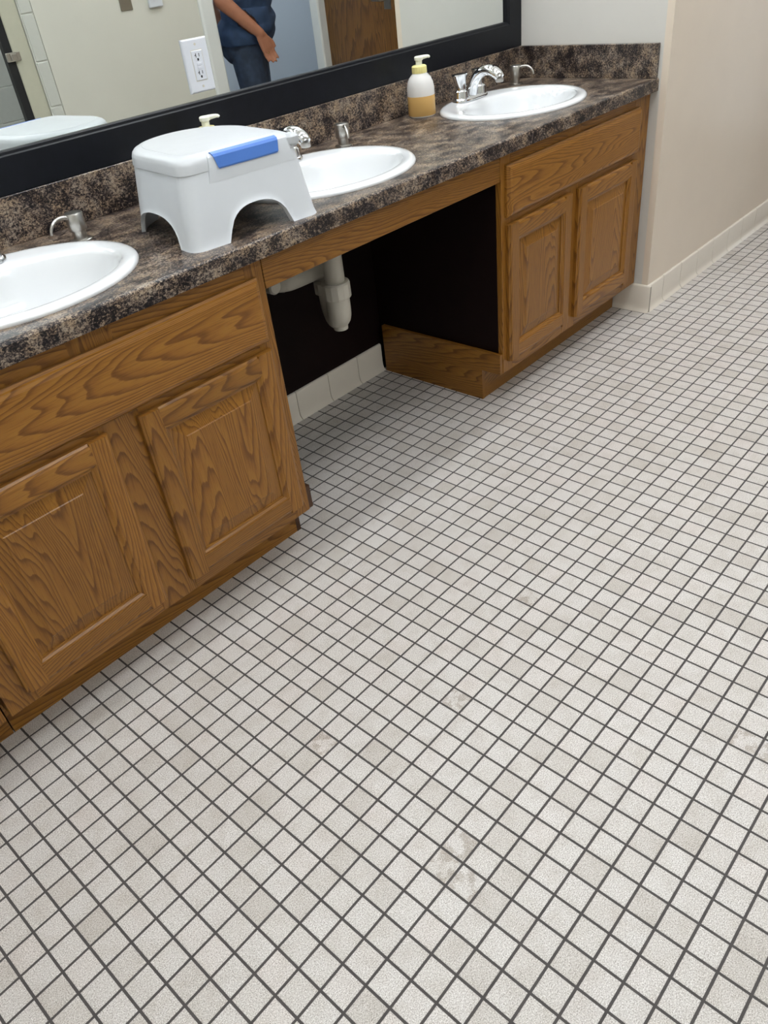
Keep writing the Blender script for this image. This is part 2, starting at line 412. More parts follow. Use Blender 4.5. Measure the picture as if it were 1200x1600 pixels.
cove_run('baseboard_far', [75.9+3.1*k for k in range(10)], YO, 'x', 1)

# ------------------------------------------------------------------ countertop with three sink cut-outs
SINKS = [(5.0, 20.0), (22.5, 20.0), (40.3, 20.3)]
SA, SB = 5.3, 4.4
top = thing('vanity_countertop', 'long dark speckled laminate countertop with backsplash above the oak cabinets', 'countertop', (14, 20, ZU))
dk = MB()
NSEG = 64
def cell_ring(x0, x1, y0, y1, cx, cy, z):
    out = []
    for k in range(NSEG):
        a = 2*PI*k/NSEG; dx, dy = math.cos(a), math.sin(a)
        t = min((x1-cx)/dx if dx > 1e-9 else ((x0-cx)/dx if dx < -1e-9 else 1e9), (y1-cy)/dy if dy > 1e-9 else ((y0-cy)/dy if dy < -1e-9 else 1e9))
        out.append((cx+dx*t, cy+dy*t, z))
    # make the corners exact
    for X, Y in ((x0, y0), (x1, y0), (x1, y1), (x0, y1)):
        k = min(range(NSEG), key=lambda i: (out[i][0]-X)**2+(out[i][1]-Y)**2); out[k] = (X, Y, z)
    return out
def hole_ring(cx, cy, a, b, z): return [(cx+a*math.cos(2*PI*k/NSEG), cy+b*math.sin(2*PI*k/NSEG), z) for k in range(NSEG)]
ye = YC+0.25; xs = [XL]+[c[0]-6.2 if i == 0 else None for i, c in enumerate(SINKS)][:0]
cellx = [(-20.5, -1.2, None), (-1.2, 11.2, 0), (11.2, 16.3, None), (16.3, 28.7, 1), (28.7, 34.1, None), (34.1, 46.5, 2), (46.5, XW-0.01, None)]
for x0, x1, si in cellx:
    if si is None: dk.box(x0, x1, ye, YB-0.02, ZT-0.3, ZT)
    else:
        cx, cy = SINKS[si]
        for z in (ZT, ZT-0.3):
            dk.loft([cell_ring(x0, x1, ye, YB-0.02, cx, cy, z), hole_ring(cx, cy, 4.9, 4.0, z)], cap=False)
        dk.loft([hole_ring(cx, cy, 4.9, 4.0, ZT), hole_ring(cx, cy, 4.9, 4.0, ZT-0.3)], cap=False)
dk.build('deck', 'laminate', top, smooth=0)
ed = MB()
prof = [(YC+0.25, ZT), (YC+0.10, ZT-0.012), (YC+0.03, ZT-0.05), (YC, ZT-0.12), (YC, ZU), (YC+0.35, ZU), (YC+0.35, ZT-0.3), (YC+0.25, ZT-0.3)]
ed.loft([[(-20.5, y, z) for y, z in prof], [(XW-0.01, y, z) for y, z in prof]]); ed.build('front_edge', 'laminate', top, smooth=0.9)
ZS = 18.43; YS = 25.68
bs = MB().box(-20.5, XW-0.01, YS, YB-0.01, ZT, ZS, bev=0.03); bs.build('backsplash', 'laminate', top, smooth=0)
MB().box(XW-0.37, XW-0.012, YC+0.12, YS, ZT, ZS+0.02, bev=0.03).build('side_splash', 'laminate', top, smooth=0)

# ------------------------------------------------------------------ oak cabinets
def strip_prism(mb, prof0, prof1): mb.loft([prof0, prof1])
def make_door(parent, x0, x1, z0, z1, name='door'):
    W, bd = 1.15, 0.26; y0 = YF; y1 = YD
    # raised panel
    def rr(d, y): return [(x0+W+d, y, z0+W+d), (x1-W-d, y, z0+W+d), (x1-W-d, y, z1-W-d), (x0+W+d, y, z1-W-d)]
    mb = MB(); mb.loft([rr(-0.2, YF-0.02), rr(-0.2, YF-0.16), rr(0.02, YF-0.16), rr(0.06, YF-0.16), rr(0.62, YF-0.27), rr(0.66, YF-0.30), rr(0.9, YF-0.30)])
    d = mb.build(name, 'oak_v', parent, smooth=0)
    r = 0.09
    for s in (0, 1):
        X = (lambda t: x0+t) if s == 0 else (lambda t: x1-t)
        mb = MB()
        pf = [(0, y0), (0, y1+r*1.6), (r, y1+r*0.9), (r, y1+r*0.5), (r*2.2, y1), (W-bd, y1), (W-bd, y0)]
        mb.loft([[(X(t), y, z0+(r if y == y1 and 0 else 0)) for t, y in pf], [(X(t), y, z1) for t, y in pf]])
        bp = [(W-bd, y1+0.02), (W-bd*0.7, y1+0.05), (W-bd*0.35, y1+0.14), (W, y1+0.17), (W, y0-0.02), (W-bd, y0-0.02)]
        mb.loft([[(X(t), y, z0+t) for t, y in bp], [(X(t), y, z1-t) for t, y in bp]])
        mb.build('stile', 'oak_v', d, smooth=0)
        Z = (lambda t: z0+t) if s == 0 else (lambda t: z1-t)
        mb = MB()
        mb.loft([[(x0+W-bd, y, Z(t)) for t, y in pf], [(x1-W+bd, y, Z(t)) for t, y in pf]])
        mb.loft([[(x0+t, y, Z(t)) for t, y in bp], [(x1-t, y, Z(t)) for t, y in bp]])
        mb.build('rail', 'oak_h', d, smooth=0)
    return d
def make_drawer(parent, x0, x1, z0, z1):
    def rr(d, y): return [(x0+d, y, z0+d), (x1-d, y, z0+d), (x1-d, y, z1-d), (x0+d, y, z1-d)]
    mb = MB(); mb.loft([rr(0, YF), rr(0, YD+0.22), rr(0.10, YD+0.14), rr(0.14, YD+0.06), rr(0.30, YD), rr(0.5, YD)])
    return mb.build('drawer_front', 'oak_h', parent, smooth=0)
def cabinet(label, x0, x1, stiles, doors, drawer, side_dark=None, kick=None):
    c = thing('vanity_cabinet', label, 'cabinet', ((x0+x1)/2, 20, 0))
    b = MB()
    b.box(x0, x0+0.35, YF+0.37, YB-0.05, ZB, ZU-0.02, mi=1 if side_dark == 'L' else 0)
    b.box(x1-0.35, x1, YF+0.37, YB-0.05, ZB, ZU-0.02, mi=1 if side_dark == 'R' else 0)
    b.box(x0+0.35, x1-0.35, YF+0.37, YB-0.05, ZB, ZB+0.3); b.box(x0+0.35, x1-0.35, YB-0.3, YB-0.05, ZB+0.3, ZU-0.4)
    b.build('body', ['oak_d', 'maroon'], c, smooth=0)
    for a, e in stiles: MB().box(a, e, YF, YF+0.37, ZB, ZU-0.02, bev=0.02).build('frame_stile', 'oak_v', c, smooth=0)
    for (a, e), (a2, e2) in zip(stiles[:-1], stiles[1:]):
        MB().box(e, a2, YF+0.005, YF+0.37, ZB, ZB+1.15).build('frame_rail', 'oak_h', c, smooth=0)
    xa, xb = stiles[0][1], stiles[-1][0]
    MB().box(xa, xb, YF+0.002, YF+0.37, 11.3, 12.5).build('frame_rail', 'oak_h', c, smooth=0)
    MB().box(xa, xb, YF+0.004, YF+0.37, 14.45, ZU-0.02).build('frame_rail', 'oak_h', c, smooth=0)
    for a, e, z0, z1 in doors: make_door(c, a, e, z0, z1)
    make_drawer(c, *drawer)
    k0, k1 = kick
    MB().box(k0, k1, YK, YK+0.35, 0.0, ZB).build('toe_kick', 'oak_h', c, smooth=0)
    return c
cl = cabinet('oak vanity cabinet left of the knee space, with two raised-panel doors', -3.25, 13.67,
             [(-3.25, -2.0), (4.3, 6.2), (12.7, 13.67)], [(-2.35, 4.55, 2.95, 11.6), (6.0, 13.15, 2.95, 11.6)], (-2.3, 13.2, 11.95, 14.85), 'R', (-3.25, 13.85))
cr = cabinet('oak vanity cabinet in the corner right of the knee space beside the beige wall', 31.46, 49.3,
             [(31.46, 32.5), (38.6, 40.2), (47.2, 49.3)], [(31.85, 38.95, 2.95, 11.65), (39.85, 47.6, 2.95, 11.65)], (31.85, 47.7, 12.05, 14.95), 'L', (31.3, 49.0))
def side_kick(parent, x0, x1, dark):
    mb = MB(); pts = [(YK-0.02, 0.0), (YK-0.02, ZB), (YF+0.05, ZB+0.02), (YF+0.05, 3.55), (25.55, 3.55), (25.55, 0.0)]
    mb.loft([[(x0, y, z) for y, z in pts], [(x1, y, z) for y, z in pts]]); mb.build('side_base_panel', dark, parent, smooth=0)
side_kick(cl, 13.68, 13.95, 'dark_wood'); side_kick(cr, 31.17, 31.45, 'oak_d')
KIDS.clear()
cx2 = copy_tree(cl); cx2.location.x -= 17.16*T
tag(cx2, 'oak vanity cabinet mostly cut off by the left edge of the photo', 'cabinet')
for o in list(cx2.children):
    if o.name.startswith('side_base_panel'): bpy.data.objects.remove(o)
ap = MB().box(13.72, 31.42, YF+0.01, YF+0.38, 14.13, ZU-0.02, bev=0.02).build('apron_rail', 'oak_h', None, org=(22.5, YF+0.2, 14.13), smooth=0)
tag(ap, 'plain oak apron board spanning the open knee space under the counter', 'board')

# ------------------------------------------------------------------ sinks
def make_sink(label, loc):
    k = thing('oval_sink', label, 'sink', (0, 0, 0), 'oval sinks set in the counter')
    def el(a, b, z, cy=0.0, n=72): return [(a*math.cos(2*PI*i/n), cy+b*math.sin(2*PI*i/n), z) for i in range(n)]
    q = -0.55
    loops = [el(0.46, 0.46, -3.25, q), el(1.2, 1.0, -3.1, q), el(2.6, 1.9, -2.7, q), el(3.8, 2.75, -1.7, q), el(4.45, 3.25, -0.5, q), el(4.65, 3.6, 0.0, -0.2), el(SA, SB, 0.0),
             el(SA+0.02, SB+0.02, 0.08), el(SA-0.04, SB-0.04, 0.16), el(SA-0.16, SB-0.16, 0.225), el(SA-0.34, SB-0.34, 0.245), el(SA-0.55, SB-0.52, 0.235, -0.02),
             el(SA-0.72, SB-0.86, 0.20, -0.22), el(4.44, 3.36, 0.17, q+0.1), el(4.36, 3.22, 0.12, q), el(4.27, 3.12, 0.0, q), el(4.15, 3.0, -0.35, q), el(3.95, 2.86, -0.9, q), el(3.6, 2.6, -1.55, q),
             el(2.9, 2.1, -2.25, q), el(2.0, 1.5, -2.7, q), el(1.1, 0.95, -2.95, q), el(0.46, 0.46, -3.05, q)]
    mb = MB().loft(loops, cap=False); mb.build('basin', 'ceramic', k, smooth=0.9)
    dr = MB().lathe([(0.0, -3.02), (0.30, -3.02), (0.36, -3.0), (0.45, -2.99), (0.45, -3.6), (0.35, -3.6)], (0, q, 0), 24, cap=False)
    dr.build('drain', 'chrome', k)
    of = MB().lathe([(0.0, 0.0), (0.16, 0.0), (0.18, -0.03)], (0, 0, 0), 16, cap=False)
    k.location = (loc[0]*T, loc[1]*T, ZT*T)
    return k
s0 = make_sink('white oval sink cut off by the left edge of the photo', SINKS[0])
for (c, lab) in ((SINKS[1], 'white oval sink half hidden behind the step stool'), (SINKS[2], 'white oval sink nearest the right wall, seen whole')):
    o = copy_tree(s0); o.location = (c[0]*T, c[1]*T, ZT*T); o['label'] = lab

# ------------------------------------------------------------------ faucets
def make_faucet(label):
    k = thing('faucet', label, 'faucet', (0, 0, 0), 'chrome two-handle faucets')
    def st(w, d, z, n=10):
        out = []
        for s_, c in ((1, w-d), (-1, -(w-d))):
            for i in range(n+1):
                a = -PI/2+PI*i/n; out.append((c+s_*d*math.cos(a), s_*d*math.sin(a), z))
        return out
    MB().loft([st(1.62, 0.55, 0), st(1.62, 0.55, 0.12), st(1.54, 0.47, 0.22), st(1.5, 0.43, 0.24)]).build('base_plate', 'chrome', k, smooth=0.8)
    for sx in (-1, 1):
        h = MB().lathe([(0.52, 0.1), (0.5, 0.30), (0.46, 0.62), (0.40, 0.66), (0.36, 0.70)], (sx*1.02, 0, 0), 24).build('handle_base', 'chrome', k, smooth=0.7)
        mb = MB(); lps = []
        for z, wx, wy, dx in ((0.70, 0.34, 0.34, 0), (0.85, 0.33, 0.30, 0.0), (1.2, 0.44, 0.32, sx*0.03), (1.45, 0.54, 0.34, sx*0.05), (1.58, 0.60, 0.40, sx*0.06), (1.64, 0.58, 0.40, sx*0.06), (1.66, 0.50, 0.32, sx*0.06)):
            lp = []
            for i in range(20):
                a = 2*PI*i/20; c, s_ = math.cos(a), math.sin(a)
                lp.append((sx*1.02+dx+wx*math.copysign(abs(c)**0.7, c), wy*math.copysign(abs(s_)**0.7, s_), z))
            lps.append(lp)
        mb.loft(lps); mb.build('lever', 'chrome', h, smooth=0.7)
    path = [(0, -0.10, 0.1), (0, -0.16, 0.5), (0, -0.30, 0.9), (0, -0.52, 1.22), (0, -0.85, 1.5), (0, -1.22, 1.66), (0, -1.6, 1.70), (0, -1.95, 1.62), (0, -2.25, 1.45), (0, -2.42, 1.26)]
    MB().tube(path, [0.44, 0.42, 0.40, 0.38, 0.37, 0.37, 0.38, 0.39, 0.38, 0.34], 18, flat=0.82).build('spout', 'chrome', k, smooth=0.8)
    MB().lathe([(0.24, 0), (0.26, 0.05), (0.26, 0.22), (0.22, 0.24)], (0, -2.40, 1.02), 18).build('aerator', 'nickel', k)
    MB().lathe([(0.05, 0), (0.05, 0.5), (0.10, 0.52), (0.10, 0.62), (0.04, 0.66)], (0, 0.42, 0.2), 12).build('drain_rod', 'chrome', k)
    return k
FO = 3.45
f0 = make_faucet('chrome two-handle faucet behind the left sink, cut off by the photo edge')
f0.location = (SINKS[0][0]*T, (SINKS[0][1]+FO)*T, (ZT+0.21)*T)
for (c, lab) in ((SINKS[1], 'chrome faucet mostly hidden behind the white step stool'), (SINKS[2], 'chrome two-handle faucet beside the amber soap bottle')):
    o = copy_tree(f0); o.location = (c[0]*T, (c[1]+FO)*T, (ZT+0.21)*T); o['label'] = lab

# ------------------------------------------------------------------ built-in soap dispensers
def make_dispenser(label):
    k = thing('soap_dispenser', label, 'soap dispenser', (0, 0, 0), 'brushed metal soap dispensers')
    MB().lathe([(0.50, 0), (0.50, 0.06), (0.44, 0.09), (0.0, 0.09)], n=24, cap=False).build('collar', 'nickel', k)
    MB().lathe([(0.30, 0.05), (0.30, 0.48), (0.26, 0.50)], n=24).build('neck', 'nickel', k)
    h = MB().lathe([(0.26, 0.46), (0.40, 0.47), (0.41, 0.50), (0.41, 1.16), (0.38, 1.21), (0.25, 1.24), (0.0, 1.25)], n=28, cap=False).build('head', 'nickel', k, smooth=0.7)
    MB().tube([(0.3, 0, 1.06), (0.6, 0, 1.14), (0.88, 0, 1.14), (1.12, 0, 1.03), (1.3, 0, 0.84), (1.38, 0, 0.62)], [0.10, 0.085, 0.08, 0.075, 0.07, 0.065], 12).build('spout', 'nickel', h)
    return k
d0 = make_dispenser('brushed metal soap dispenser behind the left sink')
d0.location = (9.98*T, 23.0*T, ZT*T); d0.rotation_euler.z = math.radians(188)
for x, y, a, lab in ((27.75, 23.6, 238, 'brushed metal soap dispenser behind the middle sink'), (46.5, 24.3, 282, 'brushed metal soap dispenser in the counter corner by the right wall')):
    o = copy_tree(d0); o.location = (x*T, y*T, ZT*T); o.rotation_euler.z = math.radians(a); o['label'] = lab

# ------------------------------------------------------------------ foam soap bottles
def make_bottle(label, soap=True):
    k = thing('soap_bottle', label, 'soap bottle', (0, 0, 0), 'foam soap pump bottles')
    R = 0.87
    MB().lathe([(0.0, 0.06), (0.6, 0.05), (R-0.08, 0.0), (R, 0.1), (R, 1.42), (R-0.005, 1.75), (R-0.06, 2.05), (R-0.18, 2.32), (R-0.36, 2.52), (0.42, 2.62), (0.40, 2.68)], n=40, cap=False).build('bottle', 'bottle_plastic', k, smooth=0.8)
    if soap: MB().lathe([(0.0, 0.02), (R-0.07, 0.02), (R+0.006, 0.11), (R+0.006, 1.28), (R-0.05, 1.28), (0.0, 1.28)], n=40, cap=False).build('soap', 'soap', k, smooth=0.8)
    cp = MB()
    n = 36
    def gear(r, z): return [((r+(0.018 if i % 2 else 0))*math.cos(2*PI*i/n), (r+(0.018 if i % 2 else 0))*math.sin(2*PI*i/n), z) for i in range(n)]
    cp.loft([gear(0.45, 2.60), gear(0.46, 2.64), gear(0.45, 2.98), gear(0.38, 3.04), gear(0.30, 3.06)]); c = cp.build('cap', 'pump_yellow', k, smooth=0.5)
    p = MB().lathe([(0.20, 3.04), (0.20, 3.3), (0.26, 3.34), (0.27, 3.5), (0.22, 3.56), (0.0, 3.57)], n=20, cap=False)
    p.tube([(0.0, 0, 3.44), (0.35, 0, 3.47), (0.65, 0, 3.47), (0.74, 0, 3.40)], [0.15, 0.12, 0.09, 0.07], 10)
    p.build('pump', 'pump_ivory', k, smooth=0.7)
    return k
b0 = make_bottle('clear foam soap bottle half full of amber soap beside the right sink')
b0.location = (35.85*T, 24.3*T, (ZT+0.005)*T); b0.scale = (1, 1, 0.945); b0.rotation_euler.z = math.radians(-25)
o = copy_tree(b0); o.location = (18.95*T, 24.3*T, (ZT+0.005)*T); o.scale = (1, 1, 0.92); o.rotation_euler.z = math.radians(-25); o['label'] = 'soap bottle whose white pump head pokes up behind the step stool'

# ------------------------------------------------------------------ white step stool
st = thing('step_stool', 'white plastic step stool with a blue grip standing on the counter', 'step stool', (0, 0, 0))
def outline(x0, x1, yf, ys, yb, c, z):
    P = []
    def seg(a, b, n): P.extend([(a[0]+(b[0]-a[0])*i/n, a[1]+(b[1]-a[1])*i/n) for i in range(n)])
    def arc(cx, cy, rx, ry, a0, a1, n): P.extend([(cx+rx*math.cos(math.radians(a0+(a1-a0)*i/n)), cy+ry*math.sin(math.radians(a0+(a1-a0)*i/n))) for i in range(n)])
    seg((x0+c, yf), (x1-c, yf), 28); arc(x1-c, yf+c, c, c, -90, 0, 6); seg((x1, yf+c), (x1, ys), 24)
    arc((x0+x1)/2, ys, (x1-x0)/2, yb-ys, 0, 180, 48); seg((x0, ys), (x0, yf+c), 24); arc(x0+c, yf+c, c, c, 180, 270, 6)
    return [(x, y, z) for x, y in P]
HB = 2.78
bo = dict(x0=0.05, x1=6.45, yf=-0.12, ys=4.0, yb=6.9, c=0.55); to = dict(x0=0.55, x1=6.22, yf=0.42, ys=4.0, yb=7.0, c=0.6)
def archf(u, h): return h*max(0.0, 1-abs(u)**2.5)**(1/2.3) if abs(u) < 1 else 0.0
OB = outline(z=0, **bo); OT = outline(z=HB, **to)
def zb(i):
    x, y, _ = OB[i]
    return max(zb0(i), 0.27) if (x > 5.2 and y > 2.6) else zb0(i)     # rear right foot rests on the sink rim
def zb0(i):
    x, y, _ = OB[i]
    if i < 28+3 or i > len(OB)-4: return archf((x-3.38)/1.52, 1.22)
    if 28+6 <= i < 28+6+24+9 or i >= 28+6+24+39: return archf((y-3.05)/1.98, 1.12)
    if 28+6+24+13 < i < 28+6+24+35: return archf((x-3.27)/1.6, 0.9)
    return 0.0
def shell(inset):
    loops = []
    for t in (0, 0.02, 0.08, 0.2, 0.35, 0.5, 0.65, 0.8, 0.92, 1.0):
        lp = []
        for i in range(len(OB)):
            z = zb(i)+t*(HB-zb(i)); u = z/HB
            fl = 1.0+0.0*t
            x = OB[i][0]*(1-u)+OT[i][0]*u; y = OB[i][1]*(1-u)+OT[i][1]*u
            cx, cy = 3.35, 3.4; d = math.hypot(x-cx, y-cy)
            lip = 0.05 if t < 0.01 else (0.035 if t < 0.05 else 0.0)
            k = (d-inset+(lip if inset == 0 else 0))/d
            lp.append((cx+(x-cx)*k, cy+(y-cy)*k, z))
        loops.append(lp)
    return loops
so, si = shell(0.0), shell(0.14)
MB().loft(si[::-1]+so, cap=True).build('body', 'plastic_white', st, smooth=0.8)
def lid_loop(e, z): return outline(0.55-e, 6.22+e, 0.44-e, 4.0, 7.0+e, 0.6, z)
lid = MB()
lid.loft([lid_loop(0.0, 2.72), lid_loop(0.05, 2.76), lid_loop(0.0, 3.06), lid_loop(-0.05, 3.18), lid_loop(-0.14, 3.27), lid_loop(-0.32, 3.345), lid_loop(-0.7, 3.40), lid_loop(-1.3, 3.44), lid_loop(-2.0, 3.46)])
lo = lid.build('lid', 'plastic_lid', st, smooth=0.8)
def rim(e, z): return lid_loop(e, z)
MB().loft([rim(-0.50, 3.365), rim(-0.52, 3.385), rim(-0.56, 3.39), rim(-0.58, 3.375)], cap=False).build('tread_line', 'plastic_lid', lo, smooth=0)
# front bridge that carries the blue grip
def bridge(x0, x1, d): return [(x0-0.1, 0.322+d, 2.3), (x0+0.08, 0.385+d, 2.95), (x0+0.12, 0.45+d, 3.20), (x0+0.2, 0.62, 3.30), (x0+0.2, 1.1, 3.36), (x0, 1.1, 2.3)]
mb = MB(); a = bridge(1.72, 0, 0.0); c = [(5.75-(p[0]-1.72), p[1], p[2]) for p in a]
mb.loft([a, c]); mb.build('front_bridge', 'plastic_white', st, smooth=0.4)
mb = MB(); g = [(2.22, 0.33, 2.74), (2.16, 0.31, 2.80), (2.08, 0.37, 3.20), (2.06, 0.44, 3.30), (2.06, 0.62, 3.36), (2.06, 0.78, 3.30), (2.20, 0.6, 2.74)]
mb.loft([g, [(5.2-(p[0]-2.06), p[1], p[2]) for p in g]]); mb.build('grip', 'blue', st, smooth=0.3)
for x in (6.02,):
    MB().box(5.72, 6.3, 0.34, 1.0, 2.78, 3.28, bev=0.12).build('corner_cap', 'plastic_lid', st, smooth=0.5)
st.location = (11.0*T, 16.0*T, ZT*T); st.rotation_euler.z = math.radians(-7.5)

# ------------------------------------------------------------------ framed wall mirror and the outlet in it
mr = thing('wall_mirror', 'long wall mirror in a wide black frame above the backsplash', 'mirror', (14.5, YB, ZS))
YG = 25.97; YM = 25.70
x0, x1, z0, z1 = -20.4, XW-0.02, ZS+0.01, 40.0; fw = 1.72
MB().box(x0+fw-0.2, x1-fw+0.2, YG, YB-0.002, z0+fw-0.2, z1-fw+0.2).build('glass', 'mirror', mr, smooth=0)
def rail(a): return a
def fr(name, pts, ax):
    mb = MB(); mb.loft(pts); mb.build(name, 'black_frame', mr, smooth=0)
pf = [(0, YB-0.004), (0, YM+0.03), (0.03, YM), (fw-0.22, YM), (fw-0.16, YM+0.05), (fw-0.05, YM+0.07), (fw, YM+0.12), (fw, YG-0.005), (fw-0.15, YB-0.004)]
fr('frame_rail', [[(x0+d, y, z0+d) for d, y in pf], [(x1-d, y, z0+d) for d, y in pf]], 'x')
fr('frame_rail', [[(x0+d, y, z1-d) for d, y in pf], [(x1-d, y, z1-d) for d, y in pf]], 'x')
fr('frame_stile', [[(x0+d, y, z0+d) for d, y in pf], [(x0+d, y, z1-d) for d, y in pf]], 'z')
fr('frame_stile', [[(x1-d, y, z0+d) for d, y in pf], [(x1-d, y, z1-d) for d, y in pf]], 'z')
ol = thing('power_outlet', 'white wall outlet plate mounted on the mirror glass', 'outlet', (20.4, YG, 21.7))
ox, oz = 20.45, 21.68; hw_, hh = 0.78, 1.19
def rl(d, y, w_=None, h_=None):
    a, c = (w_ or hw_)-d, (h_ or hh)-d
    return [(ox-a, y, oz-c), (ox+a, y, oz-c), (ox+a, y, oz+c), (ox-a, y, oz+c)]
MB().loft([rl(0, YG-0.001), rl(0.0, YG-0.06), rl(0.05, YG-0.11), rl(0.09, YG-0.12)]).build('plate', 'outlet_white', ol, smooth=0)
rc = MB().loft([rl(0, YG-0.11, 0.33, 0.66), rl(0, YG-0.13, 0.33, 0.66), rl(0.03, YG-0.15, 0.33, 0.66)]).build('receptacle', 'outlet_white', ol, smooth=0)
MB().loft([rl(0, YG-0.1195, 0.36, 0.69), rl(0, YG-0.1215, 0.36, 0.69)]).build('recess_line', 'plastic_grey', ol, smooth=0)
for sz in (1, -1):
    s_ = MB(); zc = oz+0.40*sz if sz == 1 else oz-0.36
    s_.box(ox-0.115, ox-0.075, YG-0.156, YG-0.14, zc-0.04, zc+0.14); s_.box(ox-0.17, ox-0.115, YG-0.156, YG-0.14, zc+0.03, zc+0.07)
    s_.box(ox+0.085, ox+0.12, YG-0.156, YG-0.14, zc-0.02, zc+0.13); s_.build('slot', 'slot_dark', rc, smooth=0)
    MB().box(ox-0.05, ox+0.05, YG-0.156, YG-0.14, zc-0.19, zc-0.08).build('slot', 'slot_dark', rc, smooth=0)
    MB().lathe([(0.0, 0), (0.07, 0), (0.07, 0.02), (0, 0.02)], (0, 0, 0), 12, cap=False)
    sc = MB(); sc.loft([[(ox+0.06*math.cos(2*PI*i/12), y, oz+sz*0.93+0.06*math.sin(2*PI*i/12)) for i in range(12)] for y in (YG-0.11, YG-0.135)]); sc.build('screw', 'plastic_grey', ol)
for dz in (0.07, -0.10): MB().box(ox-0.13, ox+0.16, YG-0.17, YG-0.14, oz+dz-0.06, oz+dz+0.06, bev=0.01).build('test_button', 'outlet_white', rc, smooth=0)

# ------------------------------------------------------------------ drain pipe in the knee space
tp = thing('drain_trap', 'pale plastic drain trap hanging in the dark knee space', 'drain pipe', (22.0, 20.2, 8.0))
px, py = 22.1, 19.9
MB().lathe([(0.56, 10.6), (0.56, 12.75)], (px, py, 0), 24).build('tailpiece', 'pvc', tp)
MB().lathe([(0.60, 9.9), (0.78, 9.92), (0.82, 10.0), (0.82, 10.75), (0.76, 10.85), (0.60, 10.86)], (px, py, 0), 14).build('slip_nut', 'pvc', tp, smooth=0.4)
bx_, by_ = px+0.78, py+1.5
MB().tube([(px, py, 10.2), (px, py, 9.2), (px+0.05, py+0.1, 8.75), (px+0.35, py+0.7, 8.45), (px+0.65, py+1.25, 8.7), (bx_, by_, 9.2), (bx_, by_, 10.0)], [0.68, 0.68, 0.66, 0.62, 0.62, 0.62, 0.62], 20).build('trap_bend', 'pvc', tp)
MB().lathe([(0.30, 7.95), (0.42, 7.98), (0.44, 8.2), (0.40, 8.24), (0.44, 8.3), (0.52, 8.7)], (px+0.08, py+0.15, 0), 20).build('cleanout_plug', 'pvc', tp, smooth=0.5)
MB().lathe([(0.64, 9.7), (0.82, 9.74), (0.82, 10.4), (0.66, 10.5)], (bx_, by_, 0), 14).build('slip_nut', 'pvc', tp, smooth=0.4)
MB().tube([(bx_, by_, 10.0), (bx_, by_, 10.7), (bx_-0.15, by_+0.05, 11.1), (bx_-0.6, by_+0.15, 11.25), (bx_-2.2, by_+0.4, 11.2), (bx_-2.7, by_+0.6, 11.2), (bx_-2.9, by_+1.1, 11.15), (bx_-2.95, YB-0.05, 11.0)], [0.6, 0.6, 0.6, 0.62, 0.62, 0.62, 0.6, 0.58], 18).build('trap_arm', 'pvc', tp)
MB().loft([[(bx_-2.95+r*math.cos(2*PI*i/24), y, 11.0+r*math.sin(2*PI*i/24)) for i in range(24)] for r, y in ((1.1, YB-0.01), (1.05, YB-0.12), (0.62, YB-0.3))]).build('flange', 'pvc', tp)
pv = MB(); vx, vy, vz = 19.25, 21.8, 11.2
pv.tube([(vx, YB-0.02, vz), (vx, vy+0.6, vz)], 0.2, 12); pv.loft([[(vx+r*math.cos(2*PI*i/20), y, vz+r*math.sin(2*PI*i/20)) for i in range(20)] for r, y in ((0.36, vy+0.7), (0.42, vy+0.5), (0.42, vy-0.1), (0.34, vy-0.2))])
pv.tube([(vx, vy+0.9, vz), (vx, vy+0.9, 13.4), (vx+0.9, vy+0.6, 15.0)], 0.14, 10)
v_ = pv.build('supply_valve', 'pvc', None, org=(vx, YB-1.0, vz-0.5)); tag(v_, 'small white supply valve just under the oak apron at the left of the drain trap', 'valve')

# ------------------------------------------------------------------ doorway, door leaf, plates, stall front (seen in the mirror)
def casing(name, x0, x1):
    mb = MB(); pts = [(x0, YO), (x0, YO+0.25), (x0+0.2, YO+0.38), (x1-0.2, YO+0.38), (x1, YO+0.25), (x1, YO-1.0), (x0+0.3, YO-1.0), (x0+0.3, YO)] if x0 < 60 else [(x1, YO), (x1, YO+0.25), (x1-0.2, YO+0.38), (x0+0.2, YO+0.38), (x0, YO+0.25), (x0, YO-1.0), (x1-0.3, YO-1.0), (x1-0.3, YO)]
    mb.loft([[(x, y, 0) for x, y in pts], [(x, y, 41.8) for x, y in pts]]); return struct(name, mb, 'trim_white')
casing('trim_1', 55.5, 57.4); casing('trim_2', 73.3, 75.7)
struct('trim_3', MB().box(55.5, 75.7, YO-0.9, YO+0.36, 41.4, 43.2), 'trim_white')
hx, hy = 75.4, YO+0.55; ex, ey = 70.2, -4.2
dl = math.hypot(ex-hx, ey-hy); ux, uy = (ex-hx)/dl, (ey-hy)/dl; nx, ny = -uy, ux; LW = 17.4
def dq(a, z, n_): return (hx+ux*a+nx*n_, hy+uy*a+ny*n_, z)
dmb = MB(); dmb.loft([[dq(0, z, 0), dq(LW, z, 0), dq(LW, z, 0.85), dq(0, z, 0.85)] for z in (0.2, 41.0)])
door = struct('door_1', dmb, 'oak_door')
for sd in (0, 1):
    n0 = -0.02 if sd == 0 else 0.85; n1 = n0-0.06 if sd == 0 else n0+0.06
    mb = MB(); mb.loft([[dq(LW-2.0, z, n0), dq(LW-0.5, z, n0), dq(LW-0.5, z, n1), dq(LW-2.0, z, n1)] for z in (19.6, 24.5)]); mb.build('handle_plate', 'steel_plate', door, smooth=0)
    nn = n1-0.9 if sd == 0 else n1+0.9
    mb = MB(); mb.tube([dq(LW-1.2, 20.6, n1), dq(LW-1.2, 20.6, nn), dq(LW-3.0, 20.6, nn)], 0.2, 10); mb.build('lever_handle', 'steel_plate', door)
pl = thing('switch_plate', 'brushed metal switch plate on the beige wall in the mirror', 'switch plate', (46.5, YO, 22.7))
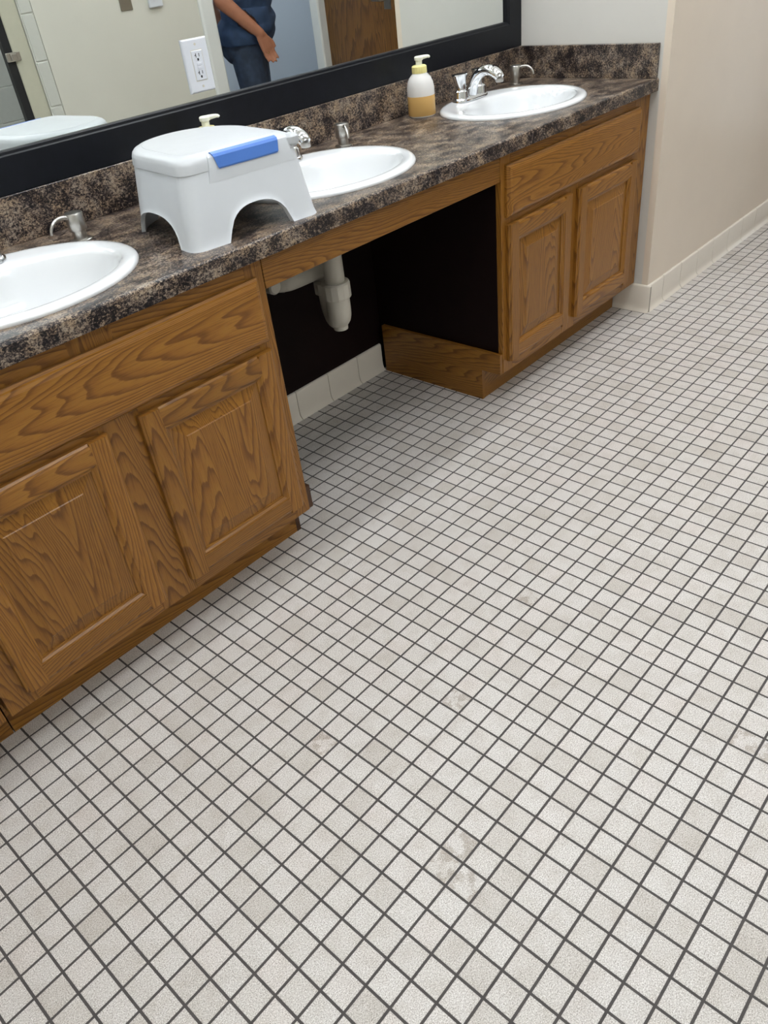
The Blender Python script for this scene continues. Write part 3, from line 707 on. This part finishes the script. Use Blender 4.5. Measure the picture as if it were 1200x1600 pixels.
MB().box(45.75, 47.2, YO+0.001, YO+0.10, 22.72, 25.0, bev=0.05).build('plate', 'steel_plate', pl, smooth=0)
MB().box(46.35, 46.6, YO+0.1, YO+0.32, 23.7, 24.05).build('toggle', 'outlet_white', pl, smooth=0)
MB().lathe([(0, 0), (0.09, 0.0), (0.09, 0.03), (0, 0.04)], (0, 0, 0), 10, cap=False)
p2 = thing('switch_plate', 'white wall plate beside the metal switch plate in the mirror', 'switch plate', (50, YO, 22.6))
MB().box(49.15, 50.85, YO+0.001, YO+0.32, 22.62, 25.2, bev=0.08).build('plate', 'outlet_white', p2, smooth=0)
MB().box(49.7, 50.3, YO+0.32, YO+0.40, 23.3, 24.6, bev=0.03).build('rocker', 'outlet_white', p2, smooth=0)
sp = thing('toilet_partition', 'beige stall partition post with black edge reflected in the mirror', 'partition', (34, YO, 0))
MB().box(33.15, 34.95, YO-1.0, YO-0.25, 0.0, 42, bev=0.08).build('pilaster', 'partition', sp, smooth=0)
MB().box(32.35, 33.15, YO-0.95, YO-0.35, 6.0, 38).build('edge_strip', 'black_rubber', sp, smooth=0)
lt = MB().box(32.3, 33.7, YO-0.3, YO-0.05, 20.2, 20.95, bev=0.05).build('latch', 'nickel', sp, smooth=0)
MB().box(32.7, 33.3, YO-0.08, YO+0.1, 20.3, 20.85, bev=0.05).build('latch_knob', 'nickel', lt, smooth=0)

# ------------------------------------------------------------------ ceiling fixtures
def strip_light(x0, x1, y, label, w_=1.3):
    k = thing('ceiling_light', label, 'ceiling light', ((x0+x1)/2, y, ZC-1.0), 'ceiling light fixtures')
    MB().box(x0-0.1, x1+0.1, y-w_-0.15, y+w_+0.15, ZC-0.55, ZC-0.01, bev=0.08).build('housing', 'trim_white', k, smooth=0)
    MB().box(x0, x1, y-w_, y+w_, ZC-0.95, ZC-0.56, bev=0.1).build('diffuser', 'lamp', k, smooth=0)
def panel_light(x0, x1, y0, y1, label, mat='lamp_panel'):
    k = thing('ceiling_light', label, 'ceiling light', ((x0+x1)/2, (y0+y1)/2, ZC-0.5), 'ceiling light fixtures')
    mb = MB()
    for a in ((x0, x1, y0, y0+0.5), (x0, x1, y1-0.5, y1), (x0, x0+0.5, y0+0.5, y1-0.5), (x1-0.5, x1, y0+0.5, y1-0.5)): mb.box(*a, ZC-0.3, ZC-0.01)
    mb.build('frame', 'trim_white', k, smooth=0)
    MB().box(x0+0.5, x1-0.5, y0+0.5, y1-0.5, ZC-0.25, ZC-0.02).build('diffuser', mat, k, smooth=0)
strip_light(-8, 16, 16.3, 'narrow fluorescent fixture above the left part of the counter')
strip_light(24, 48, 16.3, 'narrow fluorescent fixture above the right part of the counter')
panel_light(-12, 12, -8, 4, 'square-edged light panel in the ceiling behind the camera')
panel_light(30, 54, -6, 6, 'light panel in the ceiling before the doorway')
panel_light(62, 92, -8, 4, 'light panel in the ceiling at the far right')
panel_light(58, 82, -36, -26, 'cool light panel in the hallway ceiling', 'lamp_hall')
panel_light(4, 40, -46, -30, 'added light panel over the stalls, out of view, brightening the block wall')  # unseen fill lamp, added to lift the dark block wall behind the stalls

# ------------------------------------------------------------------ person in the doorway (seen in the mirror), metres, x forward, y left
def person(loc, heading):
    parts = []
    def cap_mesh(bm, p0, p1, r0, r1, flat=None, n=14):
        p0, p1 = Vector(p0), Vector(p1); d = (p1-p0); ln = d.length; d = d/ln if ln > 1e-6 else Vector((0, 0, 1))
        u = Vector((1, 0, 0)) if abs(d.x) < 0.9 else Vector((0, 1, 0)); u = (u-d*u.dot(d)).normalized(); v = d.cross(u)
        fx, fy = flat or (1, 1); loops = []
        for k in range(5):
            a = -PI/2+PI/2*k/4; loops.append((p0+d*r0*math.sin(a), r0*max(math.cos(a), 0.02)))
        for k in range(1, 5): loops.append((p0+d*ln*k/5, r0+(r1-r0)*k/5))
        for k in range(5):
            a = PI/2*k/4; loops.append((p1+d*r1*math.sin(a), r1*max(math.cos(a), 0.02)))
        prev = None
        for c, r in loops:
            vs = [bm.verts.new(c+u*r*fx*math.cos(2*PI*i/n)+v*r*fy*math.sin(2*PI*i/n)) for i in range(n)]
            if prev:
                for i in range(n): bm.faces.new((prev[i], prev[(i+1) % n], vs[(i+1) % n], vs[i]))
            else: bm.faces.new(vs[::-1])
            prev = vs
        bm.faces.new(prev)
    segs = []      # (tag, p0, p1, r0, r1)
    bm = bmesh.new()
    def S(tg, p0, p1, r0, r1, flat=None):
        segs.append((tg, Vector(p0), Vector(p1), r0, r1)); cap_mesh(bm, p0, p1, r0, r1, flat)
    # trunk (u = forward axis for vertical limbs)
    S('torso', (0.0, -0.06, 1.30), (0.0, 0.06, 1.30), 0.135, 0.135); S('torso', (0.0, -0.07, 1.38), (0.0, 0.07, 1.38), 0.115, 0.115)
    S('torso', (0.035, -0.05, 1.14), (0.035, 0.05, 1.14), 0.145, 0.145); S('torso', (0.03, -0.055, 1.02), (0.03, 0.055, 1.02), 0.145, 0.145)
    S('pelvis', (-0.01, -0.065, 0.95), (-0.01, 0.065, 0.95), 0.135, 0.135); S('pelvis', (-0.045, -0.07, 0.90), (-0.045, 0.07, 0.90), 0.105, 0.105)
    S('torso', (-0.01, -0.14, 1.43), (-0.01, 0.14, 1.43), 0.07, 0.07)
    for sd in (1, -1):
        S('thigh', (0.0, 0.09*sd, 0.90), (0.01, 0.095*sd, 0.52), 0.098, 0.066); S('shin', (0.01, 0.095*sd, 0.52), (-0.03, 0.10*sd, 0.10), 0.062, 0.042)
        S('shin', (-0.02, 0.095*sd, 0.42), (-0.035, 0.097*sd, 0.30), 0.062, 0.052)
        S('foot', (-0.06, 0.10*sd, 0.05), (0.13, 0.115*sd, 0.04), 0.045, 0.038)
    # left arm hangs with a bent elbow, hand before the hip; right elbow points back
    A = {1: [(-0.01, 0.195, 1.41), (-0.075, 0.245, 1.14), (0.115, 0.215, 0.955), (0.138, 0.207, 0.885)], -1: [(-0.01, -0.195, 1.41), (-0.26, -0.20, 1.13), (-0.10, -0.17, 0.95), (-0.06, -0.165, 0.89)]}
    for sd, (sh, el, wr, pm) in A.items():
        S('upper', sh, el, 0.056, 0.044); S('fore', el, wr, 0.046, 0.029)
        sh, el, wr, pm = map(Vector, (sh, el, wr, pm)); d = (pm-wr).normalized()
        side = Vector((0.75, -0.55*sd, 0.35)); side = (side-d*side.dot(d)).normalized()    # thumb side
        nrm = d.cross(side)
        for q in (-0.026, -0.009, 0.009, 0.026): S('hand', wr+d*0.02+side*q*0.7, wr+d*0.085+side*q, 0.017, 0.014)
        for k, (q, ln) in enumerate(((0.030, 0.072), (0.010, 0.082), (-0.010, 0.076), (-0.029, 0.060))):
            b0_ = wr+d*0.088+side*q; m_ = b0_+d*ln*0.5+side*q*0.12; e_ = m_+(d*0.9-nrm*0.35*sd).normalized()*ln*0.5
            S('hand', b0_, m_, 0.0092, 0.0085); S('hand', m_, e_, 0.0085, 0.0072)
        t0 = wr+d*0.035+side*0.030; t1 = t0+(d*0.85+side*0.5).normalized()*0.038; t2 = t1+(d*1.0+side*0.1).normalized()*0.030
        S('hand', t0, t1, 0.0115, 0.0105); S('hand', t1, t2, 0.010, 0.0085)
        if sd == 1: ring_at = (wr+d*0.088+side*-0.010+d*0.018, d)
    S('neck', (-0.01, 0, 1.43), (0.01, 0, 1.56), 0.06, 0.055)
    S('head', (0.005, 0, 1.66), (0.015, 0, 1.70), 0.082, 0.086); S('head', (-0.02, 0, 1.69), (0.0, 0, 1.695), 0.088, 0.086); S('head', (0.045, 0, 1.585), (0.03, 0, 1.64), 0.045, 0.062)
    S('head', (0.088, 0, 1.672), (0.113, 0, 1.640), 0.010, 0.015); S('head', (0.083, -0.03, 1.695), (0.083, 0.03, 1.695), 0.014, 0.014)
    S('head', (0.086, -0.018, 1.603), (0.086, 0.018, 1.603), 0.009, 0.009)
    for sd in (1, -1): S('head', (0.0, 0.083*sd, 1.635), (-0.005, 0.088*sd, 1.68), 0.012, 0.016)
    me = bpy.data.meshes.new('person_raw'); bm.to_mesh(me); bm.free()
    tmp = bpy.data.objects.new('person_raw', me); COL.objects.link(tmp)
    r = tmp.modifiers.new('r', 'REMESH'); r.mode = 'VOXEL'; r.voxel_size = 0.0062
    sm = tmp.modifiers.new('s', 'SMOOTH'); sm.factor = 0.5; sm.iterations = 4
    dg = bpy.context.evaluated_depsgraph_get(); body = bpy.data.meshes.new_from_object(tmp.evaluated_get(dg))
    bpy.data.objects.remove(tmp)
    root = thing('person', 'person in navy t-shirt and dark jeans standing in the doorway, seen in the mirror', 'person', (0, 0, 0))
    body.materials.clear(); body.materials.append(M['skin']); body.name = 'body'
    for p in body.polygons: p.use_smooth = True
    bo_ = bpy.data.objects.new('body', body); COL.objects.link(bo_); bo_.parent = root
    def tag_of(c):
        best = None
        for tg, p0, p1, r0, r1 in segs:
            ab = p1-p0; t_ = max(0, min(1, (c-p0).dot(ab)/max(ab.length_squared, 1e-9))); d = (c-(p0+ab*t_)).length-(r0+(r1-r0)*t_)
            if best is None or d < best[0]: best = (d, tg, t_)
        return best[1], best[2]
    vt = [None]*len(body.vertices)
    for v in body.vertices: vt[v.index] = tag_of(v.co)
    def garment(name, mat, test, off, extra=None):
        vi = {}; vv = []; ff = []
        for p in body.polygons:
            if all(test(vt[i], body.vertices[i].co) for i in p.vertices):
                f_ = []
                for i in p.vertices:
                    if i not in vi:
                        vi[i] = len(vv); c = body.vertices[i].co+body.vertices[i].normal*off(body.vertices[i].co); vv.append(tuple(c))
                    f_.append(vi[i])
                ff.append(f_)
        g = bpy.data.meshes.new(name); g.from_pydata(vv, [], ff); g.materials.append(M[mat])
        for p in g.polygons: p.use_smooth = True
        o_ = bpy.data.objects.new(name, g); COL.objects.link(o_); o_.parent = root
        so_ = o_.modifiers.new('thick', 'SOLIDIFY'); so_.thickness = 0.006; so_.offset = -1
        return o_
    garment('t_shirt', 'navy', lambda t_, c: (t_[0] in ('torso', 'pelvis') and c.z > 0.905) or (t_[0] == 'upper' and t_[1] < 0.62) or (t_[0] == 'thigh' and c.z > 0.905), lambda c: 0.016+0.012*max(0, min(1, (1.05-c.z)/0.15))+0.004*math.sin(c.z*70+c.y*20))
    garment('jeans', 'denim', lambda t_, c: t_[0] in ('pelvis', 'thigh', 'shin') and c.z < 1.0 and c.z > 0.06, lambda c: 0.012 if c.z > 0.5 else 0.012+0.02*(0.5-c.z))
    garment('shoe', 'shoe', lambda t_, c: t_[0] == 'foot' or (t_[0] == 'shin' and c.z < 0.09), lambda c: 0.008)
    garment('hair', 'hair', lambda t_, c: t_[0] == 'head' and (c.z > 1.735 or (c.x < -0.01 and c.z > 1.62)) and not (abs(c.y) > 0.09 and c.z < 1.69), lambda c: 0.010)
    for sd in (1, -1):
        e = MB(); R_ = 0.011/T
        e.lathe([(R_*math.sin(PI*k/8), -R_*math.cos(PI*k/8)) for k in range(1, 8)], (0.082/T, 0.031*sd/T, 1.668/T), 12); e.build('eye', 'eye', root)
    p_, d_ = ring_at
    e = MB(); a_ = [(p_+d_*k) for k in (-0.002, 0.002)]
    e.tube([tuple(q/T) for q in a_], 0.0108/T, 14); e.build('ring', 'gold', root)
    root.location = (loc[0]*T, loc[1]*T, 0); root.rotation_euler.z = math.radians(heading)
    return root
person((63.1, -22.0), 47)
